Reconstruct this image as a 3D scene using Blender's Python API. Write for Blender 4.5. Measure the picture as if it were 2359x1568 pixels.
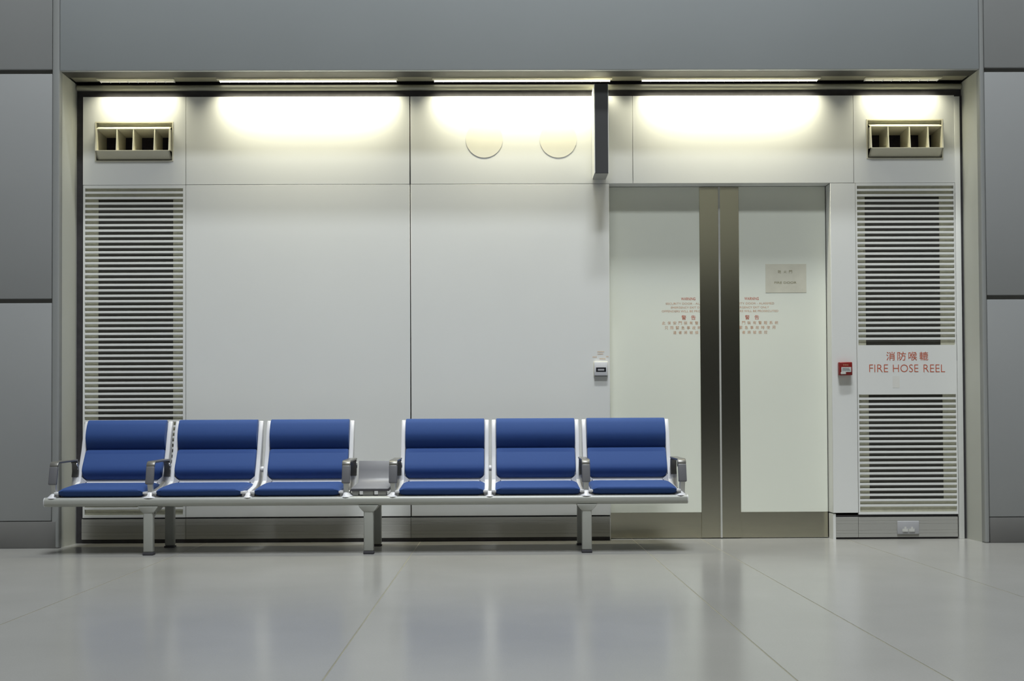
import bpy, bmesh, math, random
from mathutils import Vector, Matrix
random.seed(4)
for o in list(bpy.data.objects): bpy.data.objects.remove(o, do_unlink=True)
S = bpy.context.scene
COL = S.collection

# ------------------------------------------------------------------ camera
FPX, PW, PH, CH = 2650.0, 2359.0, 1568.0, 0.78
YAW, PITCH, ROLL, SHIFT = 0.00931, 0.01787, -0.00484, 150.6
cy, sy, cp, sp, cr, sr = math.cos(YAW), math.sin(YAW), math.cos(PITCH), math.sin(PITCH), math.cos(ROLL), math.sin(ROLL)
FW = Vector((sy*cp, cy*cp, sp)); R0 = Vector((cy, -sy, 0)); U0 = R0.cross(FW)
RT = R0*cr + U0*sr; UP = -R0*sr + U0*cr
cam = bpy.data.cameras.new('camera'); camo = bpy.data.objects.new('camera', cam); COL.objects.link(camo)
M = Matrix((RT, UP, -FW)).transposed().to_4x4(); M.translation = (0, 0, CH)
camo.matrix_world = M
cam.sensor_width = 36; cam.lens = 36*FPX/PW; cam.shift_y = SHIFT/PW; cam.clip_end = 100
S.camera = camo

# ------------------------------------------------------------------ light
S.view_settings.view_transform = 'Standard'; S.view_settings.look = 'None'
S.view_settings.gamma = 1; S.view_settings.exposure = 0.13; S.view_settings.use_curve_mapping = False
w = bpy.data.worlds.new('hall_ambient'); S.world = w; w.use_nodes = True
w.node_tree.nodes['Background'].inputs[0].default_value = (0.80, 0.86, 1.0, 1)
w.node_tree.nodes['Background'].inputs[1].default_value = 0.025
def area(name, loc, sx, sy_, power, color, tilt=0.0, spread=math.pi):
    l = bpy.data.lights.new(name, 'AREA'); l.shape = 'RECTANGLE'; l.size = sx; l.size_y = sy_
    l.energy = power; l.color = color; l.spread = spread
    o = bpy.data.objects.new(name, l); COL.objects.link(o); o.location = loc; o.rotation_euler = (tilt, 0, 0)
    return o
HALL_H = 20.0
hl = area('hall_ceiling_light', (0.55, 2.30, HALL_H-0.1), 5.0, 0.75, 230, (0.915, 0.965, 1.0), spread=math.radians(54))
hl.rotation_euler = (Vector((0.30, 7.3, 2.4))-hl.location).to_track_quat('-Z', 'Y').to_euler()
hr = area('added_rear_fill', (0.3, -2.5, HALL_H-0.1), 6.0, 1.5, 2100, (0.915, 0.965, 1.0))  # added lamp: lights the pale rear band and fills the wall from the front
COVE_W = 7.0       # watts per metre of cove lamp
COVE_COL = (1.0, 0.965, 0.73)

def at(px, py, Y):
    d = FW*FPX + RT*(px-PW/2) + UP*(-(py-PH/2)+SHIFT)
    t = Y/d.y
    return d.x*t, CH+d.z*t
def XW(px, py=700, Y=7.84): return at(px, py, Y)[0]
def ZW(py, px=1180, Y=7.84): return at(px, py, Y)[1]

# ------------------------------------------------------------------ materials
def mat(name, col, rough=0.5, metal=0.0, vary=0.03, scale=3.0, bump=0.0, bscale=200, emit=None, spec=0.5, coat=0.0, stretch=None, rvary=0.0):
    m = bpy.data.materials.new(name); m.use_nodes = True
    nt = m.node_tree; b = nt.nodes['Principled BSDF']
    b.inputs['Roughness'].default_value = rough; b.inputs['Metallic'].default_value = metal
    b.inputs['Specular IOR Level'].default_value = spec
    b.inputs['Coat Weight'].default_value = coat
    tc = nt.nodes.new('ShaderNodeTexCoord')
    mp = nt.nodes.new('ShaderNodeMapping'); nt.links.new(tc.outputs['Object'], mp.inputs[0])
    if stretch: mp.inputs['Scale'].default_value = stretch
    n = nt.nodes.new('ShaderNodeTexNoise'); n.inputs['Scale'].default_value = scale; n.inputs['Detail'].default_value = 4
    nt.links.new(mp.outputs[0], n.inputs['Vector'])
    r = nt.nodes.new('ShaderNodeValToRGB')
    r.color_ramp.elements[0].position = 0.3; r.color_ramp.elements[1].position = 0.7
    r.color_ramp.elements[0].color = tuple(c*(1-vary) for c in col)+(1,)
    r.color_ramp.elements[1].color = tuple(min(1, c*(1+vary)) for c in col)+(1,)
    nt.links.new(n.outputs['Fac'], r.inputs[0]); nt.links.new(r.outputs[0], b.inputs['Base Color'])
    if rvary:
        mr = nt.nodes.new('ShaderNodeMapRange'); mr.inputs['To Min'].default_value = rough-rvary; mr.inputs['To Max'].default_value = rough+rvary
        nt.links.new(n.outputs['Fac'], mr.inputs['Value']); nt.links.new(mr.outputs[0], b.inputs['Roughness'])
    if bump:
        n2 = nt.nodes.new('ShaderNodeTexNoise'); n2.inputs['Scale'].default_value = bscale
        nt.links.new(tc.outputs['Object'], n2.inputs['Vector'])
        bp = nt.nodes.new('ShaderNodeBump'); bp.inputs['Strength'].default_value = bump; bp.inputs['Distance'].default_value = 0.002
        nt.links.new(n2.outputs['Fac'], bp.inputs['Height']); nt.links.new(bp.outputs[0], b.inputs['Normal'])
    if emit:
        b.inputs['Emission Color'].default_value = tuple(emit[0])+(1,); b.inputs['Emission Strength'].default_value = emit[1]
    return m
WHITE = mat('white_laminate', (0.74, 0.745, 0.725), 0.42, vary=0.012, scale=1.5)
DOORW = mat('door_laminate', (0.745, 0.765, 0.68), 0.40, vary=0.012, scale=1.5)
CLAD = mat('grey_cladding', (0.305, 0.312, 0.312), 0.5, vary=0.03, scale=0.9)
BULKM = mat('lightened_blue_grey_bulkhead', (0.38, 0.405, 0.415), 0.5, vary=0.03, scale=0.9)  # bluish tint is its own; extra lightness painted in for the brighter middle
CLADEDGE = mat('pale_reveal_paint', (0.50, 0.51, 0.47), 0.5, vary=0.03, scale=1.2)
STRIPM = mat('grey_corner_paint', (0.35, 0.36, 0.355), 0.5, vary=0.03, scale=1.2)
GROOVE = mat('groove_backing', (0.12, 0.118, 0.11), 0.7, vary=0.1)
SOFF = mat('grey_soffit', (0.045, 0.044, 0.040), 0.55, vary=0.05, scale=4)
DARK = mat('dark_channel', (0.035, 0.032, 0.036), 0.6, vary=0.2, scale=20)
DARKP = mat('dark_front_strip', (0.05, 0.05, 0.053), 0.5, vary=0.05)
BLACKHOLE = mat('duct_interior', (0.02, 0.015, 0.022), 0.9, vary=0.3, scale=30)
DUCTM = mat('brown_grey_duct', (0.06, 0.057, 0.047), 0.8, vary=0.1, scale=20)
LINER = mat('beige_liner', (0.50, 0.49, 0.38), 0.7, vary=0.08, scale=40)
CREAM = mat('cream_enamel', (0.66, 0.63, 0.50), 0.4, vary=0.03)
BASE = mat('skirting_laminate', (0.36, 0.355, 0.33), 0.42, vary=0.03, scale=2)
BASEO = mat('brown_grey_skirting', (0.15, 0.148, 0.142), 0.5, vary=0.05)
STEEL = mat('brushed_stainless', (0.54, 0.52, 0.42), 0.18, 1.0, vary=0.012, scale=4, stretch=(60, 1, 0.4), rvary=0.006)
ALU = mat('pale_aluminium', (0.58, 0.58, 0.56), 0.38, 0.35, vary=0.03)
WPOLY = mat('white_powder_coat', (0.64, 0.64, 0.66), 0.35, vary=0.02)
BEAMM = mat('grey_white_beam', (0.36, 0.365, 0.335), 0.40, 0.1, vary=0.02)
CHROME = mat('polished_metal', (0.75, 0.75, 0.72), 0.18, 1.0, vary=0.02)
ARM = mat('grey_arm_pad', (0.13, 0.13, 0.14), 0.38, vary=0.05, bump=0.2)
ARMTOP = mat('dark_arm_metal', (0.16, 0.155, 0.14), 0.33, 0.3, vary=0.05)
TABLE = mat('grey_table_metal', (0.19, 0.19, 0.205), 0.45, 0.0, vary=0.04)
RUB = mat('dark_rubber', (0.045, 0.043, 0.05), 0.7, vary=0.1)
RED = mat('red_plastic', (0.20, 0.012, 0.010), 0.35, vary=0.06)
REDINK = mat('red_lettering', (0.50, 0.085, 0.030), 0.6, vary=0.10, scale=60)
PALEINK = mat('faded_orange_lettering', (0.58, 0.33, 0.20), 0.6, vary=0.18, scale=50)
FADED = mat('faded_orange_marks', (0.64, 0.53, 0.43), 0.6, vary=0.08, scale=50)
OLIVEINK = mat('olive_lettering', (0.22, 0.20, 0.10), 0.6, vary=0.2, scale=60)
PATCH = mat('yellowed_disc', (0.715, 0.70, 0.62), 0.5, vary=0.02, scale=9)
PLAQUE = mat('tan_plate', (0.61, 0.59, 0.49), 0.45, vary=0.06, scale=12)
LABELW = mat('white_label', (0.55, 0.57, 0.55), 0.5, vary=0.1, scale=120)
SOCK = mat('grey_socket_plastic', (0.40, 0.40, 0.42), 0.4, vary=0.03)
SOCKP = mat('pale_socket_plastic', (0.58, 0.58, 0.55), 0.4, vary=0.03)
CEIL = mat('hall_ceiling_paint', (0.35, 0.36, 0.36), 0.8)
LAMP = mat('lamp_diffuser', (0.8, 0.8, 0.75), 0.5, emit=((1.0, 0.98, 0.88), 1.6))
LAMPD = mat('dim_lamp_diffuser', (0.6, 0.6, 0.5), 0.5, emit=((1.0, 0.95, 0.80), 0.25))
GLASSK = mat('dark_reader_window', (0.02, 0.02, 0.024), 0.12)

def fabric():
    m = mat('blue_upholstery', (0.0185, 0.056, 0.203), 0.75, vary=0.05, scale=300, bump=0.25, bscale=900, spec=0.3)
    b = m.node_tree.nodes['Principled BSDF']; b.inputs['Sheen Weight'].default_value = 0.25
    b.inputs['Sheen Tint'].default_value = (0.4, 0.55, 1, 1)
    return m
BLUE = fabric()

def stone():
    m = bpy.data.materials.new('polished_stone'); m.use_nodes = True; nt = m.node_tree; b = nt.nodes['Principled BSDF']
    g = nt.nodes.new('ShaderNodeNewGeometry')
    n1 = nt.nodes.new('ShaderNodeTexNoise'); n1.inputs['Scale'].default_value = 1.3; n1.inputs['Detail'].default_value = 6
    n2 = nt.nodes.new('ShaderNodeTexNoise'); n2.inputs['Scale'].default_value = 160; n2.inputs['Detail'].default_value = 2
    for n in (n1, n2): nt.links.new(g.outputs['Position'], n.inputs['Vector'])
    mx = nt.nodes.new('ShaderNodeMix'); mx.data_type = 'FLOAT'; mx.inputs[0].default_value = 0.35
    nt.links.new(n1.outputs['Fac'], mx.inputs[2]); nt.links.new(n2.outputs['Fac'], mx.inputs[3])
    r = nt.nodes.new('ShaderNodeValToRGB'); r.color_ramp.elements[0].position = 0.35; r.color_ramp.elements[1].position = 0.65
    r.color_ramp.elements[0].color = (0.312, 0.308, 0.288, 1); r.color_ramp.elements[1].color = (0.345, 0.340, 0.320, 1)
    nt.links.new(mx.outputs[0], r.inputs[0]); nt.links.new(r.outputs[0], b.inputs['Base Color'])
    mr = nt.nodes.new('ShaderNodeMapRange'); mr.inputs['To Min'].default_value = 0.16; mr.inputs['To Max'].default_value = 0.22
    nt.links.new(n1.outputs['Fac'], mr.inputs['Value']); nt.links.new(mr.outputs[0], b.inputs['Roughness'])
    b.inputs['Specular IOR Level'].default_value = 0.36
    return m
STONE = stone()
JOINT = mat('tan_joint_filler', (0.25, 0.238, 0.175), 0.6, vary=0.1, scale=8)

# ------------------------------------------------------------------ helpers
class MB:
    def __init__(self): self.bm = bmesh.new()
    def box(self, x0, x1, y0, y1, z0, z1, bev=0.0, seg=2):
        t = bmesh.new()
        vs = [t.verts.new((x, y, z)) for x in (x0, x1) for y in (y0, y1) for z in (z0, z1)]
        for f in ((0,1,3,2),(4,6,7,5),(0,4,5,1),(2,3,7,6),(0,2,6,4),(1,5,7,3)): t.faces.new([vs[i] for i in f])
        if bev: bmesh.ops.bevel(t, geom=t.edges[:], offset=bev, segments=seg, affect='EDGES', profile=0.5)
        return self.merge(t)
    def merge(self, t):
        bmesh.ops.recalc_face_normals(t, faces=t.faces[:])
        me = bpy.data.meshes.new('tmp'); t.to_mesh(me); t.free(); self.bm.from_mesh(me); bpy.data.meshes.remove(me); return self
    def prism(self, poly, x0, x1, bev=0.0, seg=2, ends_only=False):   # poly of (y, z), extruded along x
        t = bmesh.new()
        a = [t.verts.new((x0, y, z)) for y, z in poly]; b = [t.verts.new((x1, y, z)) for y, z in poly]
        n = len(poly); t.faces.new(a); t.faces.new(b[::-1])
        for i in range(n): t.faces.new((a[i], b[i], b[(i+1) % n], a[(i+1) % n]))
        if bev:
            es = [e for e in t.edges if abs(e.verts[0].co.x-e.verts[1].co.x) < 1e-6] if ends_only else t.edges[:]
            bmesh.ops.bevel(t, geom=es, offset=bev, segments=seg, affect='EDGES', profile=0.5)
        return self.merge(t)
    def prismz(self, poly, z0, z1):
        t = bmesh.new()
        a = [t.verts.new((x, y, z0)) for x, y in poly]; b = [t.verts.new((x, y, z1)) for x, y in poly]
        n = len(poly); t.faces.new(a); t.faces.new(b[::-1])
        for i in range(n): t.faces.new((a[i], b[i], b[(i+1) % n], a[(i+1) % n]))
        return self.merge(t)
    def strip(self, path, th, x0, x1, bev=0.0, seg=2):                # sheet following a yz path, thickness th
        L = []; Rr = []
        for i, (y, z) in enumerate(path):
            p0 = Vector(path[max(0, i-1)]); p1 = Vector(path[min(len(path)-1, i+1)])
            d = (p1-p0).normalized(); n = Vector((-d.y, d.x))
            t_ = th[i] if isinstance(th, (list, tuple)) else th
            L.append((y+n.x*t_/2, z+n.y*t_/2)); Rr.append((y-n.x*t_/2, z-n.y*t_/2))
        t = bmesh.new()
        rows = []
        for x in (x0, x1):
            rows.append(([t.verts.new((x, *p)) for p in L], [t.verts.new((x, *p)) for p in Rr]))
        n = len(path)
        for i in range(n-1):
            t.faces.new((rows[0][0][i], rows[1][0][i], rows[1][0][i+1], rows[0][0][i+1]))
            t.faces.new((rows[0][1][i], rows[0][1][i+1], rows[1][1][i+1], rows[1][1][i]))
            t.faces.new((rows[0][0][i], rows[0][0][i+1], rows[0][1][i+1], rows[0][1][i]))
            t.faces.new((rows[1][0][i], rows[1][1][i], rows[1][1][i+1], rows[1][0][i+1]))
        for i in (0, n-1): t.faces.new((rows[0][0][i], rows[0][1][i], rows[1][1][i], rows[1][0][i]))
        bmesh.ops.recalc_face_normals(t, faces=t.faces[:])
        if bev:
            es = [e for e in t.edges if e.calc_face_angle(0) > 0.9]
            bmesh.ops.bevel(t, geom=es, offset=bev, segments=seg, affect='EDGES', profile=0.5)
        return self.merge(t)
    def ball(self, c, rx, ry, rz, u=20, v=12):
        t = bmesh.new(); bmesh.ops.create_uvsphere(t, u_segments=u, v_segments=v, radius=1)
        for q in t.verts: q.co = Vector((c[0]+q.co.x*rx, c[1]+q.co.y*ry, c[2]+q.co.z*rz))
        return self.merge(t)
    def cyl(self, c, axis, r, h, n=32):
        t = bmesh.new(); bmesh.ops.create_cone(t, cap_ends=True, segments=n, radius1=r, radius2=r, depth=h)
        rot = {'x': Matrix.Rotation(math.pi/2, 4, 'Y'), 'y': Matrix.Rotation(math.pi/2, 4, 'X'), 'z': Matrix.Identity(4)}[axis]
        bmesh.ops.transform(t, matrix=Matrix.Translation(c) @ rot, verts=t.verts[:])
        return self.merge(t)
    def build(self, name, material, parent=None, smooth=False, origin=None, **kw):
        me = bpy.data.meshes.new(name)
        if origin is None and parent is None: origin = self.center()
        off = Vector(origin) if origin is not None else Vector(parent_loc(parent))
        bmesh.ops.translate(self.bm, vec=-off, verts=self.bm.verts[:])
        self.bm.to_mesh(me); self.bm.free()
        me.materials.append(material)
        if smooth:
            for p in me.polygons: p.use_smooth = True
            me.set_sharp_from_angle(angle=math.radians(smooth if smooth is not True else 40))
        o = bpy.data.objects.new(name, me); COL.objects.link(o)
        if parent is not None:
            o.parent = parent; o.location = off - Vector(parent_loc(parent))
        else: o.location = off
        for k, v in kw.items(): o[k] = v
        return o
    def center(self):
        xs = [v.co for v in self.bm.verts]
        lo = [min(c[i] for c in xs) for i in range(3)]; hi = [max(c[i] for c in xs) for i in range(3)]
        return ((lo[0]+hi[0])/2, (lo[1]+hi[1])/2, lo[2])
def parent_loc(o):
    l = Vector((0, 0, 0))
    while o is not None: l = l + o.location; o = o.parent
    return l
def box(name, m, parent, x0, x1, y0, y1, z0, z1, bev=0.0, **kw):
    return MB().box(x0, x1, y0, y1, z0, z1, bev).build(name, m, parent, smooth=bool(bev), **kw)
def thing(name, loc, label, cat, group=None):
    o = bpy.data.objects.new(name, None); o.empty_display_size = 0.1; COL.objects.link(o); o.location = loc
    o['label'] = label; o['category'] = cat
    if group: o['group'] = group
    return o
def tag(o, label, cat, group=None):
    o['label'] = label; o['category'] = cat
    if group: o['group'] = group
    return o
def struct(o, label=None):
    o['kind'] = 'structure'
    if label: o['label'] = label
    return o
def instance(src, parent, delta, name=None):
    c = src.copy(); COL.objects.link(c); c.parent = parent; c.location = Vector(src.location)+Vector(delta)
    return c
def copy_tree(src, parent, delta):
    kids = [k for k in src.children]
    c = instance(src, parent, delta)
    for k in kids: copy_tree(k, c, (0, 0, 0))
    return c

_tc = {}
def glyphs(s, weight=0.0):
    key = (s, weight)
    if key in _tc: return _tc[key]
    cu = bpy.data.curves.new('t', 'FONT'); cu.body = s; cu.size = 1; cu.offset = weight; cu.resolution_u = 3
    o = bpy.data.objects.new('t', cu); COL.objects.link(o)
    dg = bpy.context.evaluated_depsgraph_get(); dg.update()
    me = bpy.data.meshes.new_from_object(o.evaluated_get(dg), depsgraph=dg)
    vs = [(v.co.x, v.co.y) for v in me.vertices]; fs = [tuple(p.vertices) for p in me.polygons]
    bpy.data.objects.remove(o); bpy.data.curves.remove(cu); bpy.data.meshes.remove(me)
    _tc[key] = (vs, fs); return _tc[key]
def write(mb, s, cx, cz, Y, width, height, weight=0.0):
    vs, fs = glyphs(s, weight)
    if not vs: return
    x0 = min(v[0] for v in vs); x1 = max(v[0] for v in vs); y0 = min(v[1] for v in vs); y1 = max(v[1] for v in vs)
    bv = [mb.bm.verts.new((cx+((x-x0)/(x1-x0)-.5)*width, Y, cz+((y-y0)/(y1-y0)-.5)*height)) for x, y in vs]
    for f in fs:
        try: mb.bm.faces.new([bv[i] for i in f])
        except ValueError: pass
def write_cjk(mb, s, cx, cz, Y, pitch, size):
    n = len(s)
    for i, ch in enumerate(s): write(mb, ch, cx+(i-(n-1)/2)*pitch, cz, Y, size, size)

# ------------------------------------------------------------------ main dimensions
PY = 7.84            # face of the inner wall panels
FY = 7.55            # face of the outer cladding
DY = 7.95            # face of the doors
zT = ZW(221); zM = ZW(423.5); zPl = ZW(1187.5)
XL = XW(136, 700, FY); XR = XW(2263, 700, FY)
zB = ZW(161, 1180, FY)
SEAM = [XW(190.3, 600), XW(428, 600), XW(944.7, 600), XW(1457.5, 320), XW(1966, 320), XW(2200, 400)]
xA0 = XW(1404.5, 760); xA1 = XW(1915.5, 800)
xC = XW(1974, 800)
xJ = XW(2203, 700); xE = XW(2215.5, 700)
G = 0.0013

# ------------------------------------------------------------------ floor
fl = struct(box('floor', JOINT, None, -12, 12, -11.95, 8.3, -0.12, -0.0008))
fx = [-11.9, -9.25, -7.8, -6.35, -4.9, -3.45, -2.0, -0.555, 0.90, 1.37, 2.35, 3.80, 5.25, 6.7, 8.15, 11.9]
for a, b in zip(fx[:-1], fx[1:]):
    for y0, y1 in ((-11.9, -4), (-4, 3.2), (3.2, 8.25)):
        MB().box(a+0.003, b-0.003, y0+0.003, y1-0.003, -0.02, 0.0).build('floor_slab', STONE, fl)

# ------------------------------------------------------------------ outer cladding, bulkhead, hall ceiling
rw = struct(box('wall_rear', mat('unseen_dark_wall', (0.03, 0.03, 0.035), 0.2), None, -12, 12, -12.2, -12.0, 0, 4.6))  # unseen rear wall, kept dark for the door steel to reflect
struct(box('trim_5', mat('added_reflection_band', (0.72, 0.70, 0.58), 0.6), None, -12, 12, -12.2, -11.9, 4.6, 13))  # pale band added behind the camera for the door steel to reflect
struct(box('ceiling', CEIL, None, -12, 12, -20, 8.3, HALL_H, HALL_H+0.1))
xs0 = XW(119, 700, FY); xs1 = XW(2274, 700, FY)
zg1 = ZW(165, 60, FY); zg2 = ZW(693, 60, FY)
zsk = ZW(1200, 60, FY)
rzsk = ZW(1190, 2310, FY)
for nm, xa, xb, x_in, x_st, sk in (('wall_left', -12, xs0, XL, xs0, zsk), ('wall_right', xs1, 12, XR, xs1, rzsk)):
    backx = (-12, XL-0.02) if nm == 'wall_left' else (XR+0.02, 12)
    wl = struct(box(nm, GROOVE, None, backx[0], backx[1], FY+0.016, 8.3, 0, HALL_H))
    hg = 0.0145
    zs = [sk if True else 0, zg2-hg, zg2+hg, zg1-hg, zg1+hg, 5.0-hg, 5.0+hg, HALL_H]
    xcuts = [-12, -8.9, -5.9, xb] if nm == 'wall_left' else [xa, 6.2, 9.2, 12]
    for i in range(0, 8, 2):
        for x0, x1 in zip(xcuts[:-1], xcuts[1:]):
            e0 = 0.0 if x0 in (xa, ) else 0.008; e1 = 0.0 if x1 in (xb,) else 0.008
            MB().box(x0+e0, x1-e1, FY, FY+0.04, zs[i], zs[i+1], 0.005).build('cladding_panel', CLAD, wl, smooth=True)
    # full-height corner strip with a rounded edge into the reveal
    if nm == 'wall_left': s0, s1, rv0, rv1 = xs0+0.0005, XL, XL-0.02, XL
    else: s0, s1, rv0, rv1 = XR, xs1-0.0005, XR, XR+0.02
    MB().box(s0, s1, FY-0.002, FY+0.06, 0, HALL_H, 0.010, 3).build('corner_strip', STRIPM, wl, smooth=True)
    MB().box(rv0, rv1, FY+0.05, 8.1, 0, zB).build('reveal_panel', CLADEDGE, wl, label='pale side face of the recess')
struct(box('baseboard_left', BASEO, None, -12, xs0+0.03 , FY-0.004, FY+0.05, 0.0, zsk-0.004, 0.003))
struct(box('baseboard_right', BASEO, None, xs1, 12, FY-0.004, FY+0.05, 0.0, rzsk-0.004, 0.003))
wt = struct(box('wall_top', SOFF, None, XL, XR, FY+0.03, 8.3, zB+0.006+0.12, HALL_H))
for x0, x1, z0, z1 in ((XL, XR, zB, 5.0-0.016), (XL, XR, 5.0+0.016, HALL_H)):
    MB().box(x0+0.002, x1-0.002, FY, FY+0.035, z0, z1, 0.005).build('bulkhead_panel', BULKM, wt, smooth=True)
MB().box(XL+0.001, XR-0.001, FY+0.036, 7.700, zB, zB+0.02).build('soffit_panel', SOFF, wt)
MB().box(XL+0.001, XR-0.001, 7.701, 7.835, zB+0.012, zB+0.03).build('light_trough', mat('tan_trough', (0.26, 0.25, 0.19), 0.5), wt, label='cream trough that holds the cove lamps')

# ------------------------------------------------------------------ inner back wall
wb = struct(MB().box(XL, xA0-0.02, 8.06, 8.3, 0, zB+0.12).box(xA1+0.03, XR, 8.06, 8.3, 0, zB+0.12).box(xA0-0.02, xA1+0.03, 8.06, 8.3, zM+0.03, zB+0.12).box(xA0-0.02, xA1+0.03, 8.05, 8.3, 0, zM+0.03).build('wall_back', DARK, None))
def panel(x0, x1, z0, z1, m=WHITE, y0=PY, y1=None, **kw):
    return MB().box(x0+G, x1-G, y0, y1 or PY+0.022, z0+G, z1-G, 0.0012, 1).build('wall_panel', m, wb, smooth=True, **kw)
# vent panels have a cut-out: built as four-sided frames
def vent_panel(x0, x1, z0, z1, hx0, hx1, hz0, hz1):
    mb = MB()
    mb.box(x0+G, hx0, PY, PY+0.022, z0+G, z1-G); mb.box(hx1, x1-G, PY, PY+0.022, z0+G, z1-G)
    mb.box(hx0, hx1, PY, PY+0.022, z0+G, hz0); mb.box(hx0, hx1, PY, PY+0.022, hz1, z1-G)
    mb.build('wall_panel', WHITE, wb, label='white upper panel cut out around the air vent')
VL = (XW(219.5, 325), XW(399.5, 325), ZW(371.5, 310), ZW(280.5, 310))
VR = (XW(1996, 320), XW(2172, 320), ZW(365, 2083), ZW(274.5, 2083))
vent_panel(SEAM[0], SEAM[1], zM, zT, *VL)
vent_panel(SEAM[4], SEAM[5], zM, zT, *VR)
panel(SEAM[1], SEAM[2], zM, zT); panel(SEAM[2]+0.004, SEAM[3], zM, zT); panel(SEAM[3], SEAM[4], zM, zT)
panel(SEAM[1], SEAM[2], zPl, zM); panel(SEAM[2]+0.004, xA0+G, zPl, zM, y1=DY+0.01)
panel(xA1, xC, zPl+0.006, zM, y1=DY+0.01)
# alcove lining
MB().box(xA0-0.006, xA0, PY+0.006, DY, 0.0, zPl).build('alcove_lining', WHITE, wb)
MB().box(xA0, xA1, PY+0.006, DY+0.02, zM+0.0005, zM+0.02).build('alcove_lining', WHITE, wb)
MB().box(xA1+G+0.0005, xA1+0.02, PY+0.006, DY, 0.0, zPl).build('alcove_lining', WHITE, wb)
# gap channels in dark metal behind the panel edges, and the rounded trim bar
zbar0, zbar1 = ZW(206, 1180, 7.84), ZW(192.5, 1180, 7.83)
struct(MB().box(XL+0.001, XR-0.001, 7.862, 7.89, zT-0.05, zB).box(XL+0.001, SEAM[0]+0.03, 7.862, 7.89, 0, zT-0.05).build('trim_1', DARK, None), 'dark shadow gap around the top and left edge of the wall panels')
pts = [(7.86, zbar0)]+[(7.852-0.018*math.cos(a), (zbar0+zbar1)/2+ (zbar1-zbar0)/2*math.sin(a)) for a in [(-1.4+2.8*i/10) for i in range(11)]]+[(7.86, zbar1)]
struct(MB().prism(pts, XL+0.004, XR-0.004).build('trim_2', mat('grey_trim_bar', (0.36, 0.355, 0.28), 0.45, 0.2), None, smooth=50), 'grey rounded bar under the cove lamps')
struct(MB().box(xJ, xE, PY-0.004, PY+0.03, 0, zT-0.01, 0.002).build('trim_3', WHITE, None, smooth=True), 'slim white upright at the right end of the wall')
struct(MB().box(xE+0.001, XR-0.0005, PY+0.01, PY+0.03, 0, zT).build('trim_4', DARK, None), 'dark gap beside the white upright')

# skirting of the recess
def skirting(name, x0, x1, cuts, ztop, zbot):
    root = MB().box(x0, x1, PY+0.012, PY+0.03, 0.0, ztop+0.014).build(name, DARK, None); struct(root)
    ed = [x0]+cuts+[x1]
    for a, b in zip(ed[:-1], ed[1:]):
        poly = [(PY+0.0115, zbot), (PY, zbot+0.002)]
        n = 7
        for i in range(n):
            z = zbot+0.004+(ztop-zbot-0.008)*i/(n-1); 
            if i in (1, 2, 4, 5): poly += [(PY, z-0.0015), (PY+0.0015, z), (PY, z+0.0015)]
        poly += [(PY, ztop-0.002), (PY+0.0115, ztop)]
        MB().prism(poly, a+0.0012, b-0.0012).build('skirting_board', BASE, root)
    return root
skirting('baseboard_back', SEAM[0]-0.005, xA0-0.006, [SEAM[1], SEAM[2]], ZW(1193, 700), ZW(1245, 700)+0.014)
skirting('baseboard_alcove', XW(1926, 1210), xJ-0.006, [XW(1977.5, 1210)], ZW(1190, 2070), ZW(1237, 2070))

# ------------------------------------------------------------------ louvres
def louvre_slats(parent, x0, x1, ztop, n, pitch, bar):
    first = None
    for i in range(n):
        zc = ztop - i*pitch
        if first is None:
            first = MB().box(x0, x1, PY, PY+0.005, zc-bar, zc, 0.0006, 1).build('slat', WHITE, parent)
            z00 = zc
        else: instance(first, parent, (0, 0, zc-z00))
def liner(parent, x0, x1, z0, z1, hx0, hx1, hz0, hz1):
    y0, y1 = PY+0.012, PY+0.018
    MB().box(x0, hx0, y0, y1, z0, z1).box(hx1, x1, y0, y1, z0, z1).box(hx0, hx1, y0, y1, z0, hz0).box(hx0, hx1, y0, y1, hz1, z1).build('liner', LINER, parent, label='beige liner behind the slats')
    MB().box(x0+.01, x1-.01, y1+0.002, y1+0.012, z0+.01, z1-.01).build('duct_opening', DUCTM, parent, label='dark opening behind the liner')
# left louvre
Lx0, Lx1 = SEAM[0]+0.003, SEAM[1]-G
sx0, sx1 = XW(195.5, 700), XW(421.5, 700)
zt, zb = ZW(433.5, 310), ZW(1186, 310)
lv = thing('louvre_panel', ((Lx0+Lx1)/2, PY, zPl), 'tall white slatted louvre at the left end of the wall, behind the leftmost seats', 'louvre')
MB().box(Lx0, sx0, PY, PY+0.022, zPl+G, zM-G).box(sx1, Lx1, PY, PY+0.022, zPl+G, zM-G).box(sx0, sx1, PY, PY+0.022, zt, zM-G).box(sx0, sx1, PY, PY+0.022, zPl+G, zb).build('frame', WHITE, lv)
NS = 60; P = (zt-zb)/NS
louvre_slats(lv, sx0, sx1, zt-P*0.58, NS-1, P, P*0.42)
liner(lv, Lx0+0.005, Lx1-0.005, zPl+0.01, zM-0.01, XW(226.5, 700, PY+0.012), XW(399, 700, PY+0.012), zb+2*P, zt-2*P)
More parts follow.
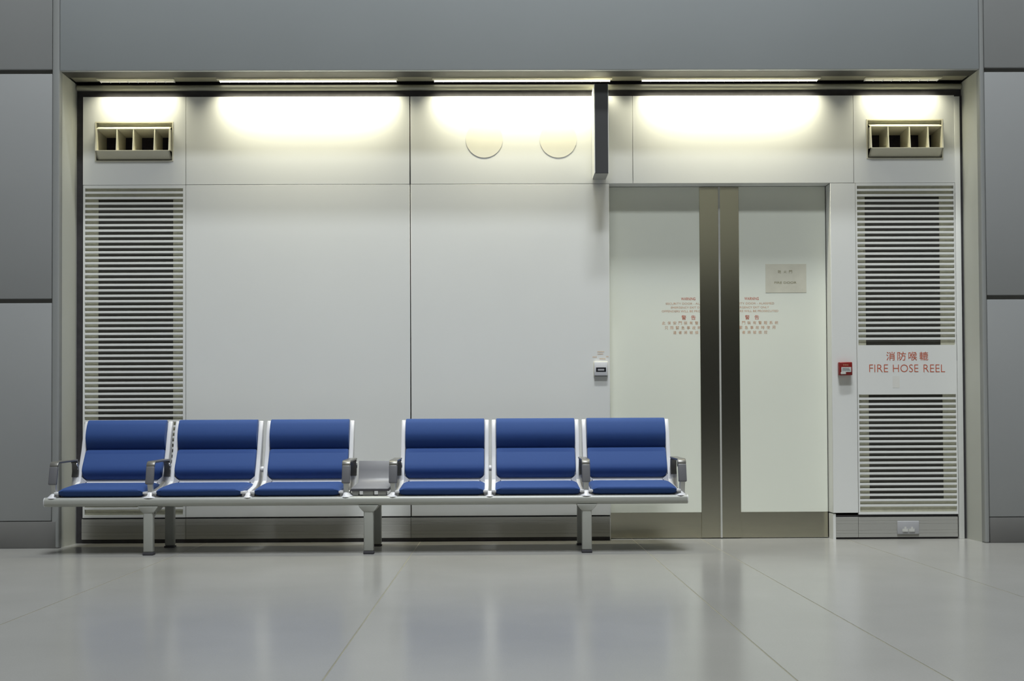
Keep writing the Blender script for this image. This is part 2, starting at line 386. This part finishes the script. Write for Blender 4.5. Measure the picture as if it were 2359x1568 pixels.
# hose-reel cabinet door
Cx0, Cx1 = xC+0.001, xJ-0.003
cx0, cx1 = XW(1976.5, 700), XW(2199.5, 700)
hz = thing('fire_hose_cabinet', ((Cx0+Cx1)/2, PY, zPl), 'white louvred fire hose cabinet door with red lettering at the far right', 'cabinet')
cz = [ZW(427.5, 2085), ZW(794.5, 2087), ZW(908, 2090), ZW(1178.5, 2092)]
czb = ZW(1184, 2092)
MB().box(Cx0, cx0, PY-0.003, PY+0.02, czb, zM-G).box(cx1, Cx1, PY-0.003, PY+0.02, czb, zM-G).box(cx0, cx1, PY-0.003, PY+0.02, cz[0], zM-G).box(cx0, cx1, PY-0.003, PY+0.02, cz[2], cz[1]).box(cx0, cx1, PY-0.003, PY+0.02, czb, cz[3]).build('door_frame', WHITE, hz)
P1 = (cz[0]-cz[1])/30; P2 = (cz[2]-cz[3])/22
louvre_slats(hz, cx0, cx1, cz[0]-P1*0.57, 29, P1, P1*0.43)
louvre_slats(hz, cx0, cx1, cz[2]-P2*0.57, 21, P2, P2*0.43)
liner(hz, Cx0+0.004, Cx1-0.004, cz[1]-0.03, zM-0.01, XW(1993.5, 620, PY+0.012), XW(2165, 620, PY+0.012), cz[1]+0.001, cz[0]-2*P1)
liner(hz, Cx0+0.004, Cx1-0.004, czb, cz[2]+0.03, XW(2002.5, 1040, PY+0.012), XW(2173, 1040, PY+0.012), cz[3]+2*P2, cz[2]-0.001)
t = MB(); write_cjk(t, '消防喉轆', XW(2089.5, 820), ZW(820, 2089), PY-0.0040, 25.7/338, 20/338)
t.build('chinese_lettering', REDINK, hz, label='four red-orange Chinese characters')
for word, u0, u1 in (('FIRE', 2002, 2045.5), ('HOSE', 2056.5, 2115.3), ('REEL', 2127, 2177)):
    t = MB(); write(t, word, XW((u0+u1)/2, 847), ZW(848, (u0+u1)/2), PY-0.0040, (u1-u0)/338, 17.5/338, -0.013)
    t.build('lettering', REDINK, hz, label='red-orange word '+word)
m_ = MB().box(XW(2056, 880), XW(2072, 880), PY-0.0036, PY-0.003, ZW(893, 2064), ZW(866, 2064)); m_.build('faded_sticker', mat('faded_tan_mark', (0.71, 0.70, 0.66), 0.6, vary=0.04), hz, label='barely visible tan sticker residue')
for zc in (ZW(475, 2205), ZW(800, 2205), ZW(1130, 2205)): MB().box(Cx1+0.0005, Cx1+0.0028, PY-0.002, PY+0.004, zc-0.09, zc+0.09).build('hinge', DARKP, hz)

# ------------------------------------------------------------------ doors
xs = [xA0+0.002, XW(1658.5, 820, DY), xA1-0.002]
sL = XW(1613.5, 820, DY-0.008); sR = XW(1704.5, 820, DY-0.008)
zk = ZW(1179.5, 1600, DY); zd = zM-0.002
sg = [XW(1585.5, 725, DY), XW(1731.5, 725, DY)]
pp = 1/333.0
for i, nm in enumerate(('door_1', 'door_2')):
    a, b = xs[i]+0.0015, xs[i+1]-0.0015
    d = struct(MB().box(a, b, DY, DY+0.045, 0.004, zd, 0.0015, 1).build(nm, STEEL, None))
    la, lb = (a+0.001, sL+0.01) if i == 0 else (sR-0.01, b-0.001)
    MB().box(la, lb, DY-0.004, DY, zk, zd, 0.001, 1).build('laminate_panel', DOORW, d, label='off-white laminate facing')
    ca, cb = (sL, b-0.003) if i == 0 else (a+0.003, sR)
    MB().box(ca, cb, DY-0.008, DY, 0.006, zd-0.001, 0.0015, 1).build('edge_plate', STEEL, d, label='brushed steel upright strip')
    t = MB(); cx = sg[i]; YT = DY-0.0045
    write(t, 'WARNING', cx, ZW(688, 1650, DY), YT, 33*pp, 6.5*pp, 0.004)
    write_cjk(t, '警告', cx+0.002, ZW(731, 1650, DY), YT, 22*pp, 10.5*pp)
    o = t.build('warning_heading', REDINK, d, label='red heading WARNING with Chinese characters below')
    t = MB()
    write(t, 'SECURITY DOOR - ALARMED', cx, ZW(699, 1650, DY), YT, 104*pp, 4.6*pp)
    write(t, 'EMERGENCY EXIT ONLY', cx, ZW(708, 1650, DY), YT, 80*pp, 4.6*pp)
    write(t, 'OFFENDERS WILL BE PROSECUTED', cx, ZW(716.5, 1650, DY), YT, 123*pp, 4.6*pp)
    write_cjk(t, '此保安門裝有警報系統', cx, ZW(743.5, 1650, DY), YT, 12.7*pp, 7.6*pp)
    write_cjk(t, '只限緊急事故時使用', cx, ZW(754.5, 1650, DY), YT, 12.7*pp, 7.6*pp)
    write_cjk(t, '違者將被檢控', cx, ZW(765.5, 1650, DY), YT, 12.7*pp, 7.6*pp)
    t.build('warning_text', PALEINK, d, label='small worn orange warning text')
    if i == 1:
        pa, pb = XW(1763, 640, DY), XW(1857, 640, DY); p0, p1 = ZW(674, 1810, DY), ZW(608, 1810, DY)
        pl = MB().box(pa, pb, DY-0.0055, DY-0.004, p0, p1, 0.0007, 1).build('notice_plate', PLAQUE, d, label='faint tan notice plate')
        t = MB(); write_cjk(t, '防火門', XW(1808, 626, DY), ZW(626, 1808, DY), DY-0.006, 13*pp, 7*pp)
        write(t, 'FIRE DOOR', XW(1809, 651, DY), ZW(651, 1808, DY), DY-0.006, 51*pp, 5*pp)
        t.build('lettering', OLIVEINK, pl, label='small olive lettering')
    else:
        MB().box(b-0.0045, b+0.0075, DY-0.012, DY-0.0085, 0.006, zd-0.001).build('meeting_seal', ALU, d, label='pale seal between the two door leaves')

# ------------------------------------------------------------------ air vents
def vent(V, fr, label):
    x0, x1, z0, z1 = V
    r = thing('air_vent', ((x0+x1)/2, PY, z0), label, 'air vent', 'square drum air vents on the upper wall')
    MB().box(x0, x0+0.008, PY-0.004, PY+0.03, z0, z1).box(x1-0.008, x1, PY-0.004, PY+0.03, z0, z1).box(x0+0.008, x1-0.008, PY-0.004, PY+0.03, z1-0.008, z1).box(x0+0.008, x1-0.008, PY-0.004, PY+0.03, z0, z0+0.005).build('frame', CREAM, r)
    MB().box(x0+0.008, x1-0.008, PY+0.02, PY+0.028, z1-0.045, z1-0.008).build('upper_gap', LINER, r, label='shaded gap above the drum')
    h = z1-z0; a, b = x0+0.014, x1-0.012
    zo1 = z1-0.058; zo0 = z0+0.066           # opening of the drum
    yt, yb = PY-0.030, PY-0.046
    d = MB()
    # top lip, bottom chin, side cheeks
    d.prism([(yt, zo1), (yt, zo1+0.004), (PY+0.018, zo1+0.030), (PY+0.018, zo1+0.022), (PY+0.16, zo1-0.006), (PY+0.16, zo1-0.012)], a, b)
    d.prism([(yb, zo0), (yb, zo0-0.004), (PY+0.01, z0+0.011), (PY+0.02, z0+0.011), (PY+0.16, zo0-0.01), (PY+0.16, zo0)], a, b)
    for u, v in ((a, a+0.010), (b-0.010, b)):
        d.prism([(yb, zo0-0.004), (yt, zo1+0.004), (PY+0.018, zo1+0.030), (PY+0.16, zo1+0.01), (PY+0.16, zo0-0.01), (PY+0.01, z0+0.011)], u, v)
    d.build('drum', CREAM, r, smooth=30)
    for f in fr:
        xx = a+0.010+(b-a-0.020)*f
        MB().prism([(yb+0.001, zo0-0.0005), (yt+0.001, zo1+0.0005), (PY+0.145, zo1+0.0005), (PY+0.145, zo0-0.0005)], xx-0.0035, xx+0.0035).build('divider', CREAM, r)
    MB().box(a, b, PY+0.165, PY+0.175, z0+0.02, z1-0.02).build('duct_back', BLACKHOLE, r, label='dark duct interior')
    MB().box(a, b, PY+0.002, PY+0.012, z0+0.005, z0+0.0105).build('lower_gap', DARKP, r, label='dark slit under the drum')
# openings cut through the backing wall would be hidden; the backing is set behind the ducts
vent(VL, [0.275, 0.505, 0.80], 'boxy cream air vent above the tall louvre at the left')
vent(VR, [0.24, 0.545, 0.81], 'boxy cream air vent above the fire hose cabinet at the right')

# ------------------------------------------------------------------ cove lamps
def cove(px, length, label):
    xc = XW(px, 188, 7.79)
    r = thing('cove_light', (xc, 7.78, zB), label, 'light', 'slim lamps in the trough above the wall')
    MB().box(xc-length/2-0.01, xc+length/2+0.01, 7.745, 7.783, zB+0.003, zB+0.012).build('housing', CREAM, r)
    MB().box(xc-length/2, xc+length/2, 7.790, 7.826, zB+0.004, zB+0.010).build('diffuser', LAMP if length > 1 else LAMPD, r)
    n = int(round(length/0.0625)); first = None
    for i in range(n+1):
        x = xc-length/2+length*i/n
        if first is None: first = MB().box(x-0.0008, x+0.0008, 7.7895, 7.8265, zB-0.0005, zB+0.0035).build('louvre_blade', WPOLY, r); xf = x
        else: instance(first, r, (x-xf, 0, 0))
    l = area('cove_lamp', (xc, 7.748, zB-0.004), length*0.97, 0.035, COVE_W*length*(1.0 if length > 1 else 0.7), COVE_COL, tilt=math.radians(10), spread=math.radians(110))
    return r
cove(315, 0.50, 'short cove lamp above the left air vent')
cove(709, 1.20, 'long cove lamp above the wide panel right of the left vent')
cove(1203, 1.20, 'long cove lamp directly above the two yellowed discs')
cove(1682, 1.20, 'long cove lamp above the double doors')
cove(2078, 0.50, 'short cove lamp above the right air vent')

# ------------------------------------------------------------------ small wall things
for px, lab in ((1115.5, 'round yellowed disc on the wall, the left one of two'), (1286, 'round yellowed disc on the wall, the one nearer the blade sign')):
    x, z = at(px, 321, PY)
    o = MB().cyl((x, PY-0.001, z), 'y', 42.5/338, 0.002, 64).build('wall_disc', PATCH, None, smooth=30, origin=(x, PY, z))
    tag(o, lab, 'disc', 'yellowed discs on the upper wall')
# blade sign
bY = 7.63
bx0, bx1 = at(1369.5, 300, bY)[0], at(1402, 300, bY)[0]
bz0 = ZW(398.5, 1386, bY); bz1 = zT+0.02
bs = thing('blade_sign', ((bx0+bx1)/2, PY, bz0), 'projecting vertical box sign seen edge-on, dark front edge and pale sides', 'sign')
MB().box(bx0+0.004, bx1-0.004, bY, bY+0.012, bz0, bz1, 0.001, 1).build('front_edge', DARKP, bs, smooth=True, label='dark narrow front edge')
for a, b in ((bx0, bx0+0.004), (bx1-0.004, bx1)):
    MB().box(a, b, bY+0.002, PY-0.004, bz0+0.003, bz1, 0.001, 1).build('side_panel', WHITE, bs, label='white sign face')
MB().box(bx0+0.005, bx1-0.005, bY+0.0125, PY-0.004, bz0, bz1-0.01).build('body', mat('grey_sign_body', (0.35, 0.35, 0.33), 0.5), bs)
MB().box(bx0+0.012, bx1-0.012, PY-0.005, PY-0.0003, bz0+0.02, zT-0.01).build('mounting_plate', ALU, bs)
# card reader
x0, x1 = XW(1369, 848, 7.82), XW(1400, 848, 7.82); z0, z1 = ZW(865, 1384, 7.82), ZW(833, 1384, 7.82)
cr_ = thing('card_reader', ((x0+x1)/2, PY, z0), 'small white card reader with a black window on the wall left of the double doors', 'card reader')
MB().box(x0-0.003, x1+0.003, PY-0.006, PY-0.0003, z0-0.002, z1+0.002, 0.002).build('back_plate', CREAM, cr_, smooth=True)
MB().box(x0, x1, PY-0.022, PY-0.006, z0, z1, 0.004).build('housing', WPOLY, cr_, smooth=True)
wx0, wx1, wz0, wz1 = x0+0.012, x1-0.012, z0+0.026, z0+0.056
MB().box(wx0, wx1, PY-0.0228, PY-0.0215, wz0, wz1).build('window', GLASSK, cr_)
MB().box(wx0+0.012, wx1-0.012, PY-0.0233, PY-0.0229, wz0+0.008, wz1-0.01).build('display', SOCK, cr_)
MB().box(x0+0.005, x1-0.005, PY-0.018, PY-0.008, z0-0.003, z0).build('lower_lip', DARKP, cr_)
t = MB()
for k, (u, v, ww) in enumerate(((1384, 810, 16), (1383, 815, 13), (1370, 822, 10), (1388, 826, 14), (1399, 821, 6))):
    X, Z = at(u, v, PY); t.box(X-ww/676, X+ww/676, PY-0.0006, PY-0.0001, Z-0.004, Z+0.004)
tag(t.build('faded_label', FADED, None, origin=(XW(1384, 818), PY, ZW(826, 1384))), 'faint orange worn marks on the wall just above the card reader', 'label')
# break-glass call point
x0, x1 = XW(1933.5, 848, 7.80), XW(1964, 848, 7.80); z0, z1 = ZW(864, 1948, 7.80), ZW(833.5, 1948, 7.80)
bg = thing('alarm_call_point', ((x0+x1)/2, PY, z0), 'small red break-glass fire alarm box between the doors and the hose cabinet', 'fire alarm')
MB().box(x0, x1, PY-0.04, PY-0.0003, z0, z1, 0.006, 3).build('housing', RED, bg, smooth=True)
MB().box(x0+0.014, x1-0.009, PY-0.0415, PY-0.0395, z0+0.022, z0+0.055, 0.0006, 1).build('glass_label', LABELW, bg, label='pale label over the glass')
MB().box(x0+0.009, x0+0.045, PY-0.0425, PY-0.0395, z0+0.007, z0+0.021, 0.002, 2).build('key_tab', SOCKP, bg)
t = MB(); write(t, 'FIRE', (x0+x1)/2, z0+0.070, PY-0.0405, 0.036, 0.009); t.build('lettering', PALEINK, bg)
t = MB()
for k in range(3): t.box(x0+0.02, x1-0.016-0.004*k, PY-0.0418, PY-0.0415, z0+0.032+k*0.007, z0+0.0345+k*0.007)
t.build('print_lines', DARKP, bg)
# socket on the alcove skirting
x0, x1 = XW(2067.5, 1215, 7.83), XW(2118, 1215, 7.83); z0, z1 = ZW(1230, 2092, 7.83), ZW(1199.5, 2092, 7.83)
so = thing('wall_socket', ((x0+x1)/2, PY, z0), 'grey double wall socket set low in the skirting below the hose cabinet', 'socket')
MB().box(x0, x1, PY-0.009, PY-0.0003, z0, z1, 0.004, 3).build('face_plate', SOCK, so, smooth=True)
for k in (0.36, 0.66):
    xx = x0+(x1-x0)*k
    MB().prismz([(xx-0.021, PY-0.0092), (xx+0.021, PY-0.0092), (xx+0.016, PY-0.016), (xx-0.016, PY-0.016)], z0+0.018, z0+0.036).box(xx-0.006, xx+0.006, PY-0.014, PY-0.0092, z0+0.036, z0+0.050).build('outlet', SOCKP, so)

# ------------------------------------------------------------------ beam seating
bench = thing('beam_seating', (-0.82, 7.30, 0), 'long bench of six blue upholstered seats on one beam around a small grey table', 'bench')
BX0, BX1 = -2.812, 1.150
def rr(y0, y1, z0, z1, r, n=5):
    out = []
    for cyy, czz, a0 in ((y1-r, z1-r, 0), (y0+r, z1-r, 90), (y0+r, z0+r, 180), (y1-r, z0+r, 270)):
        for i in range(n+1):
            a = math.radians(a0+90*i/n); out.append((cyy+r*math.cos(a), czz+r*math.sin(a)))
    return out
beam = MB().prism(rr(7.09, 7.24, 0.299, 0.355, 0.022), BX0+0.004, BX1-0.004).build('beam', BEAMM, bench, smooth=50)
for a, b in ((BX0, BX0+0.004), (BX1-0.004, BX1)):
    MB().prism(rr(7.09, 7.24, 0.299, 0.355, 0.022), a, b).build('end_cap', WPOLY, beam, smooth=50)
def clamp(x, wdt=0.075, h=0.030):
    # bell shaped white casting riding on the beam
    t = bmesh.new(); rows = []
    prof = [(1.0, 0.0), (0.82, 0.18), (0.60, 0.55), (0.45, 0.85), (0.25, 1.0)]
    for k, hh in prof:
        ring = []
        for i in range(24):
            a = 2*math.pi*i/24
            ring.append(t.verts.new((x+wdt/2*k*math.cos(a)*1.0, 7.165+0.075*(0.45+0.55*k)*math.sin(a), 0.351+h*hh)))
        rows.append(ring)
    for r0, r1 in zip(rows[:-1], rows[1:]):
        for i in range(24): t.faces.new((r0[i], r0[(i+1) % 24], r1[(i+1) % 24], r1[i]))
    t.faces.new(rows[-1]); t.faces.new(rows[0][::-1])
    return MB().merge(t)
ARMX = [-2.765, -2.170, -0.962, -0.671, 0.523, 1.120]
LINKX = [-1.564, -0.074]
for x in ARMX+LINKX:
    big = x in (-2.170, 0.523)
    clamp(max(BX0+0.045, min(BX1-0.045, x)), 0.15 if big else 0.105, 0.036 if big else 0.028).build('clamp', WPOLY, beam, smooth=50)

# legs: front post, rear post, saddle under the beam, brace, dark feet
def make_leg(x):
    lg = MB().box(x-0.030, x+0.030, 7.090, 7.135, 0.018, 0.276, 0.008, 3).build('leg', BEAMM, bench, smooth=True)
    t = bmesh.new()
    # saddle: widens upwards to hug the beam
    prof = [(-0.062, 0.300), (-0.055, 0.286), (-0.040, 0.270), (-0.031, 0.260), (0.031, 0.260), (0.040, 0.270), (0.055, 0.286), (0.062, 0.300)]
    a = [t.verts.new((x+u, 7.088, v)) for u, v in prof]; b = [t.verts.new((x+u, 7.22, v)) for u, v in prof]
    t.faces.new(a); t.faces.new(b[::-1])
    for i in range(len(prof)): j = (i+1) % len(prof); t.faces.new((a[i], b[i], b[j], a[j]))
    bmesh.ops.bevel(t, geom=t.edges[:], offset=0.003, segments=2, affect='EDGES', profile=0.5)
    MB().merge(t).build('saddle', BEAMM, lg, smooth=True)
    MB().box(x-0.030, x+0.030, 7.545, 7.590, 0.012, 0.300, 0.008, 3).build('rear_post', BEAMM, lg, smooth=True)
    MB().strip([(7.21, 0.315), (7.40, 0.315), (7.56, 0.305)], 0.03, x-0.020, x+0.020, 0.003).build('cross_arm', BEAMM, lg, smooth=True)
    MB().strip([(7.13, 0.225), (7.20, 0.265), (7.30, 0.300)], 0.014, x-0.022, x+0.022).build('brace', BEAMM, lg)
    MB().box(x-0.032, x+0.032, 7.086, 7.139, 0.0, 0.018, 0.003, 2).build('foot', RUB, lg, smooth=True, label='dark foot cap')
    MB().box(x-0.032, x+0.032, 7.541, 7.594, 0.0, 0.012, 0.002, 2).build('foot', RUB, lg, smooth=True, label='dark foot cap')
    return lg
l0 = make_leg(-2.172)
for dx in (1.352, 2.696): copy_tree(l0, bench, (dx, 0, 0))

# one seat: frame casting > cushions
def cushion(sections, name, parent, m=BLUE, rad=0.03, nseg=6, hw=0.2575, endscale=None):
    """closed yz profile swept over x, rounded towards both ends by shrinking about its centre"""
    cyy = sum(p[0] for p in sections)/len(sections); czz = sum(p[1] for p in sections)/len(sections)
    t = bmesh.new(); rows = []
    xsn = []
    for i in range(nseg+1):
        a = math.pi/2*i/nseg
        xsn.append((-hw+rad*(1-math.sin(a)), 1-(1-endscale)*(1-math.cos(math.pi/2-a))))
    xsn = [(-hw+rad*(1-math.cos(math.pi/2*i/nseg)), endscale+(1-endscale)*math.sin(math.pi/2*i/nseg)) for i in range(nseg+1)]
    full = xsn+[(-x, s) for x, s in xsn[::-1]]
    for x, s in full:
        rows.append([t.verts.new((x, cyy+(y-cyy)*s, czz+(z-czz)*s)) for y, z in sections])
    n = len(sections)
    for r0, r1 in zip(rows[:-1], rows[1:]):
        for i in range(n): t.faces.new((r0[i], r0[(i+1) % n], r1[(i+1) % n], r1[i]))
    t.faces.new(rows[0]); t.faces.new(rows[-1][::-1])
    return t
SEATX = [-2.466, -1.866, -1.263, -0.372, 0.224, 0.822]
def make_seat(x):
    seat = MB().strip([(7.650, 0.815), (7.622, 0.74), (7.602, 0.64), (7.570, 0.53), (7.535, 0.455), (7.500, 0.418), (7.43, 0.398), (7.15, 0.362)], 0.010, x-0.260, x+0.260, 0).build('seat', WPOLY, bench, smooth=50, origin=(x, 7.50, 0.34))
    # side castings
    for s in (-1, 1):
        fr = MB()
        xi = x+s*0.2605; xo = x+s*0.2895; a, b = min(xi, xo), max(xi, xo)
        fr.strip([(7.655, 0.822), (7.625, 0.74), (7.600, 0.63), (7.570, 0.54), (7.535, 0.450), (7.500, 0.408), (7.42, 0.385), (7.20, 0.360)], [0.030, 0.045, 0.060, 0.070, 0.085, 0.065, 0.045, 0.030], a, b, 0.006, 3)
        # web flaring inwards where seat meets back
        t = bmesh.new()
        v = [t.verts.new(c) for c in ((x+s*0.272, 7.50, 0.475), (x+s*0.272, 7.50, 0.385), (x+s*0.228, 7.49, 0.436), (x+s*0.272, 7.53, 0.475), (x+s*0.272, 7.53, 0.385), (x+s*0.228, 7.52, 0.436))]
        for f in ((0, 1, 2), (3, 5, 4), (0, 3, 4, 1), (1, 4, 5, 2), (2, 5, 3, 0)): t.faces.new([v[i] for i in f])
        fr.merge(t)
        # lug reaching forward beside the seat cushion to the clamp
        xc = x+s*0.272
        fr.box(xc-0.014, xc+0.014, 7.10, 7.19, 0.374, 0.389, 0.003)
        fr.box(xc-0.008, xc+0.008, 7.12, 7.17, 0.352, 0.374)
        fr.build('side_frame', WPOLY, seat, smooth=True)
    # upper back pad
    up = [(7.622, 0.834), (7.606, 0.829), (7.588, 0.803), (7.572, 0.770), (7.562, 0.740), (7.559, 0.715), (7.565, 0.685), (7.577, 0.655), (7.588, 0.636), (7.600, 0.634), (7.612, 0.70), (7.626, 0.76), (7.642, 0.822), (7.636, 0.834)]
    lo = [(7.584, 0.640), (7.566, 0.634), (7.550, 0.612), (7.524, 0.572), (7.503, 0.540), (7.491, 0.516), (7.488, 0.497), (7.494, 0.475), (7.508, 0.455), (7.520, 0.446), (7.532, 0.450), (7.542, 0.470), (7.568, 0.540), (7.594, 0.630)]
    def mk(prof, name, rad, es, hw):
        t = cushion(prof, name, seat, rad=rad, endscale=es, hw=hw)
        for v in t.verts: v.co.x += x
        MB().merge(t).build(name, BLUE, seat, smooth=60)
    mk(up, 'upper_back_pad', 0.006, 0.93, 0.2585)
    # lower pad: bottom corners rounded off
    t = cushion(lo, 'lower', seat, rad=0.006, endscale=0.93, hw=0.2575, nseg=3)
    xsu = sorted({round(v.co.x, 6) for v in t.verts})
    MBx = bmesh.new(); rows = []
    cyy = sum(p[0] for p in lo)/len(lo); czz = sum(p[1] for p in lo)/len(lo)
    R = 0.030; hw = 0.2575
    xl = [0, 0.002, 0.006, 0.011, 0.017, 0.024, R]
    full = [(-hw+q) for q in xl]+[(hw-q) for q in xl[::-1]]
    for xx in full:
        q = hw-abs(xx); lift = R-math.sqrt(max(0, R*R-(R-min(q, R))**2)); sh = 0.90+0.10*min(1, math.sqrt(q/0.008)) if q < 0.008 else 1
        row = []
        for y, z in lo:
            zz = czz+(z-czz)*sh; yy = cyy+(y-cyy)*sh
            wgt = max(0, min(1, (0.50-z)/0.06)); row.append(MBx.verts.new((x+xx, yy, zz+lift*wgt)))
        rows.append(row)
    n = len(lo)
    for r0, r1 in zip(rows[:-1], rows[1:]):
        for i in range(n): MBx.faces.new((r0[i], r0[(i+1) % n], r1[(i+1) % n], r1[i]))
    MBx.faces.new(rows[0]); MBx.faces.new(rows[-1][::-1]); t.free()
    MB().merge(MBx).build('lower_back_pad', BLUE, seat, smooth=60)
    # seat cushion, bolster-like front
    sc = [(7.470, 0.424), (7.44, 0.430), (7.36, 0.430), (7.27, 0.426), (7.19, 0.421), (7.130, 0.416), (7.101, 0.408), (7.094, 0.399), (7.099, 0.385), (7.112, 0.367), (7.130, 0.357), (7.18, 0.359), (7.30, 0.374), (7.44, 0.398), (7.475, 0.412)]
    t2 = bmesh.new(); rows = []; R = 0.055; hw = 0.2635
    xl = [0, 0.001, 0.004, 0.009, 0.016, 0.025, 0.038, R]
    full = [(-hw+q) for q in xl]+[(hw-q) for q in xl[::-1]]
    for xx in full:
        q = hw-abs(xx); k = math.sqrt(max(0, 1-((R-min(q, R))/R)**2)); row = []
        for y, z in sc:
            mid = 0.378+0.085*(y-7.1)
            zz = mid+(z-mid)*(0.18+0.82*k) if z > mid else mid+(z-mid)*(0.35+0.65*k)
            row.append(t2.verts.new((x+xx, y+0.014*(1-k)*(1 if y < 7.28 else -1), zz)))
        rows.append(row)
    n = len(sc)
    for r0, r1 in zip(rows[:-1], rows[1:]):
        for i in range(n): t2.faces.new((r0[i], r0[(i+1) % n], r1[(i+1) % n], r1[i]))
    t2.faces.new(rows[0]); t2.faces.new(rows[-1][::-1])
    MB().merge(t2).build('seat_cushion', BLUE, seat, smooth=60)
    return seat
s0 = make_seat(SEATX[0])
for sx in SEATX[1:]: copy_tree(s0, bench, (sx-SEATX[0], 0, 0))
# links between adjacent backs
for x in LINKX:
    MB().ball((x, 7.555, 0.508), 0.019, 0.019, 0.019).cyl((x, 7.565, 0.508), 'x', 0.010, 0.06, 16).build('link', WPOLY, bench, smooth=50)

# armrests
def make_arm(x):
    w2 = 0.0255
    arc = [(7.168-0.030*math.sin(math.radians(a)), 0.540+0.030*math.cos(math.radians(a))) for a in range(0, 86, 17)]
    top = [(7.475, 0.576), (7.36, 0.573), (7.24, 0.571)]+arc
    a = MB().strip(top, 0.012, x-w2, x+w2, 0.003).build('armrest', ARMTOP, bench, smooth=True, origin=(x, 7.3, 0.34))
    MB().strip([(7.139, 0.543), (7.128, 0.49), (7.114, 0.434)], 0.020, x-w2, x+w2, 0.006, 3).build('arm_pad', ARM, a, smooth=True)
    MB().strip([(7.128, 0.440), (7.140, 0.400), (7.150, 0.352)], 0.022, x-0.017, x+0.017, 0.005, 3).build('post', ALU, a, smooth=True)
    MB().strip([(7.475, 0.570), (7.495, 0.555), (7.500, 0.50), (7.490, 0.462)], 0.026, x-0.020, x+0.020, 0.004).build('rear_bracket', ARMTOP, a, smooth=True)
    MB().strip([(7.492, 0.465), (7.480, 0.41), (7.455, 0.375)], 0.022, x-0.015, x+0.022, 0.003).build('bracket_plate', WPOLY, a, smooth=True)
    MB().strip([(7.455, 0.380), (7.30, 0.352), (7.20, 0.345)], 0.018, x-0.012, x+0.012, 0.002).build('lower_strut', ALU, a, smooth=True)
    MB().strip([(7.450, 0.552), (7.478, 0.535), (7.470, 0.515)], 0.012, x+0.021, x+0.027, 0.002).build('hook', CHROME, a, smooth=True)
    return a
a0 = make_arm(ARMX[0])
for ax in ARMX[1:]: copy_tree(a0, bench, (ax-ARMX[0], 0, 0))

# little table between the two middle armrests
tx = -0.8165
tb = MB().strip([(7.545, 0.560), (7.528, 0.50), (7.512, 0.450), (7.498, 0.428), (7.47, 0.417), (7.40, 0.413), (7.28, 0.406), (7.135, 0.398)], 0.007, tx-0.116, tx+0.116, 0.002).build('side_table', TABLE, bench, smooth=50, origin=(tx, 7.3, 0.39))
MB().strip([(7.47, 0.409), (7.28, 0.398), (7.130, 0.3895)], 0.009, tx-0.120, tx+0.120, 0.001).build('edge', RUB, tb, label='dark rubber edging')
for dx, ww in ((-0.092, 0.020), (-0.012, 0.032), (0.075, 0.026)):
    MB().box(tx+dx-ww, tx+dx+ww, 7.15, 7.22, 0.356, 0.388, 0.003).build('support', ALU, tb, smooth=True)
MB().box(tx-0.115, tx+0.115, 7.155, 7.30, 0.345, 0.354).build('support_plate', RUB, tb)
MB().ball((tx-0.128, 7.15, 0.374), 0.010, 0.012, 0.016).build('pivot', CHROME, tb, smooth=True)
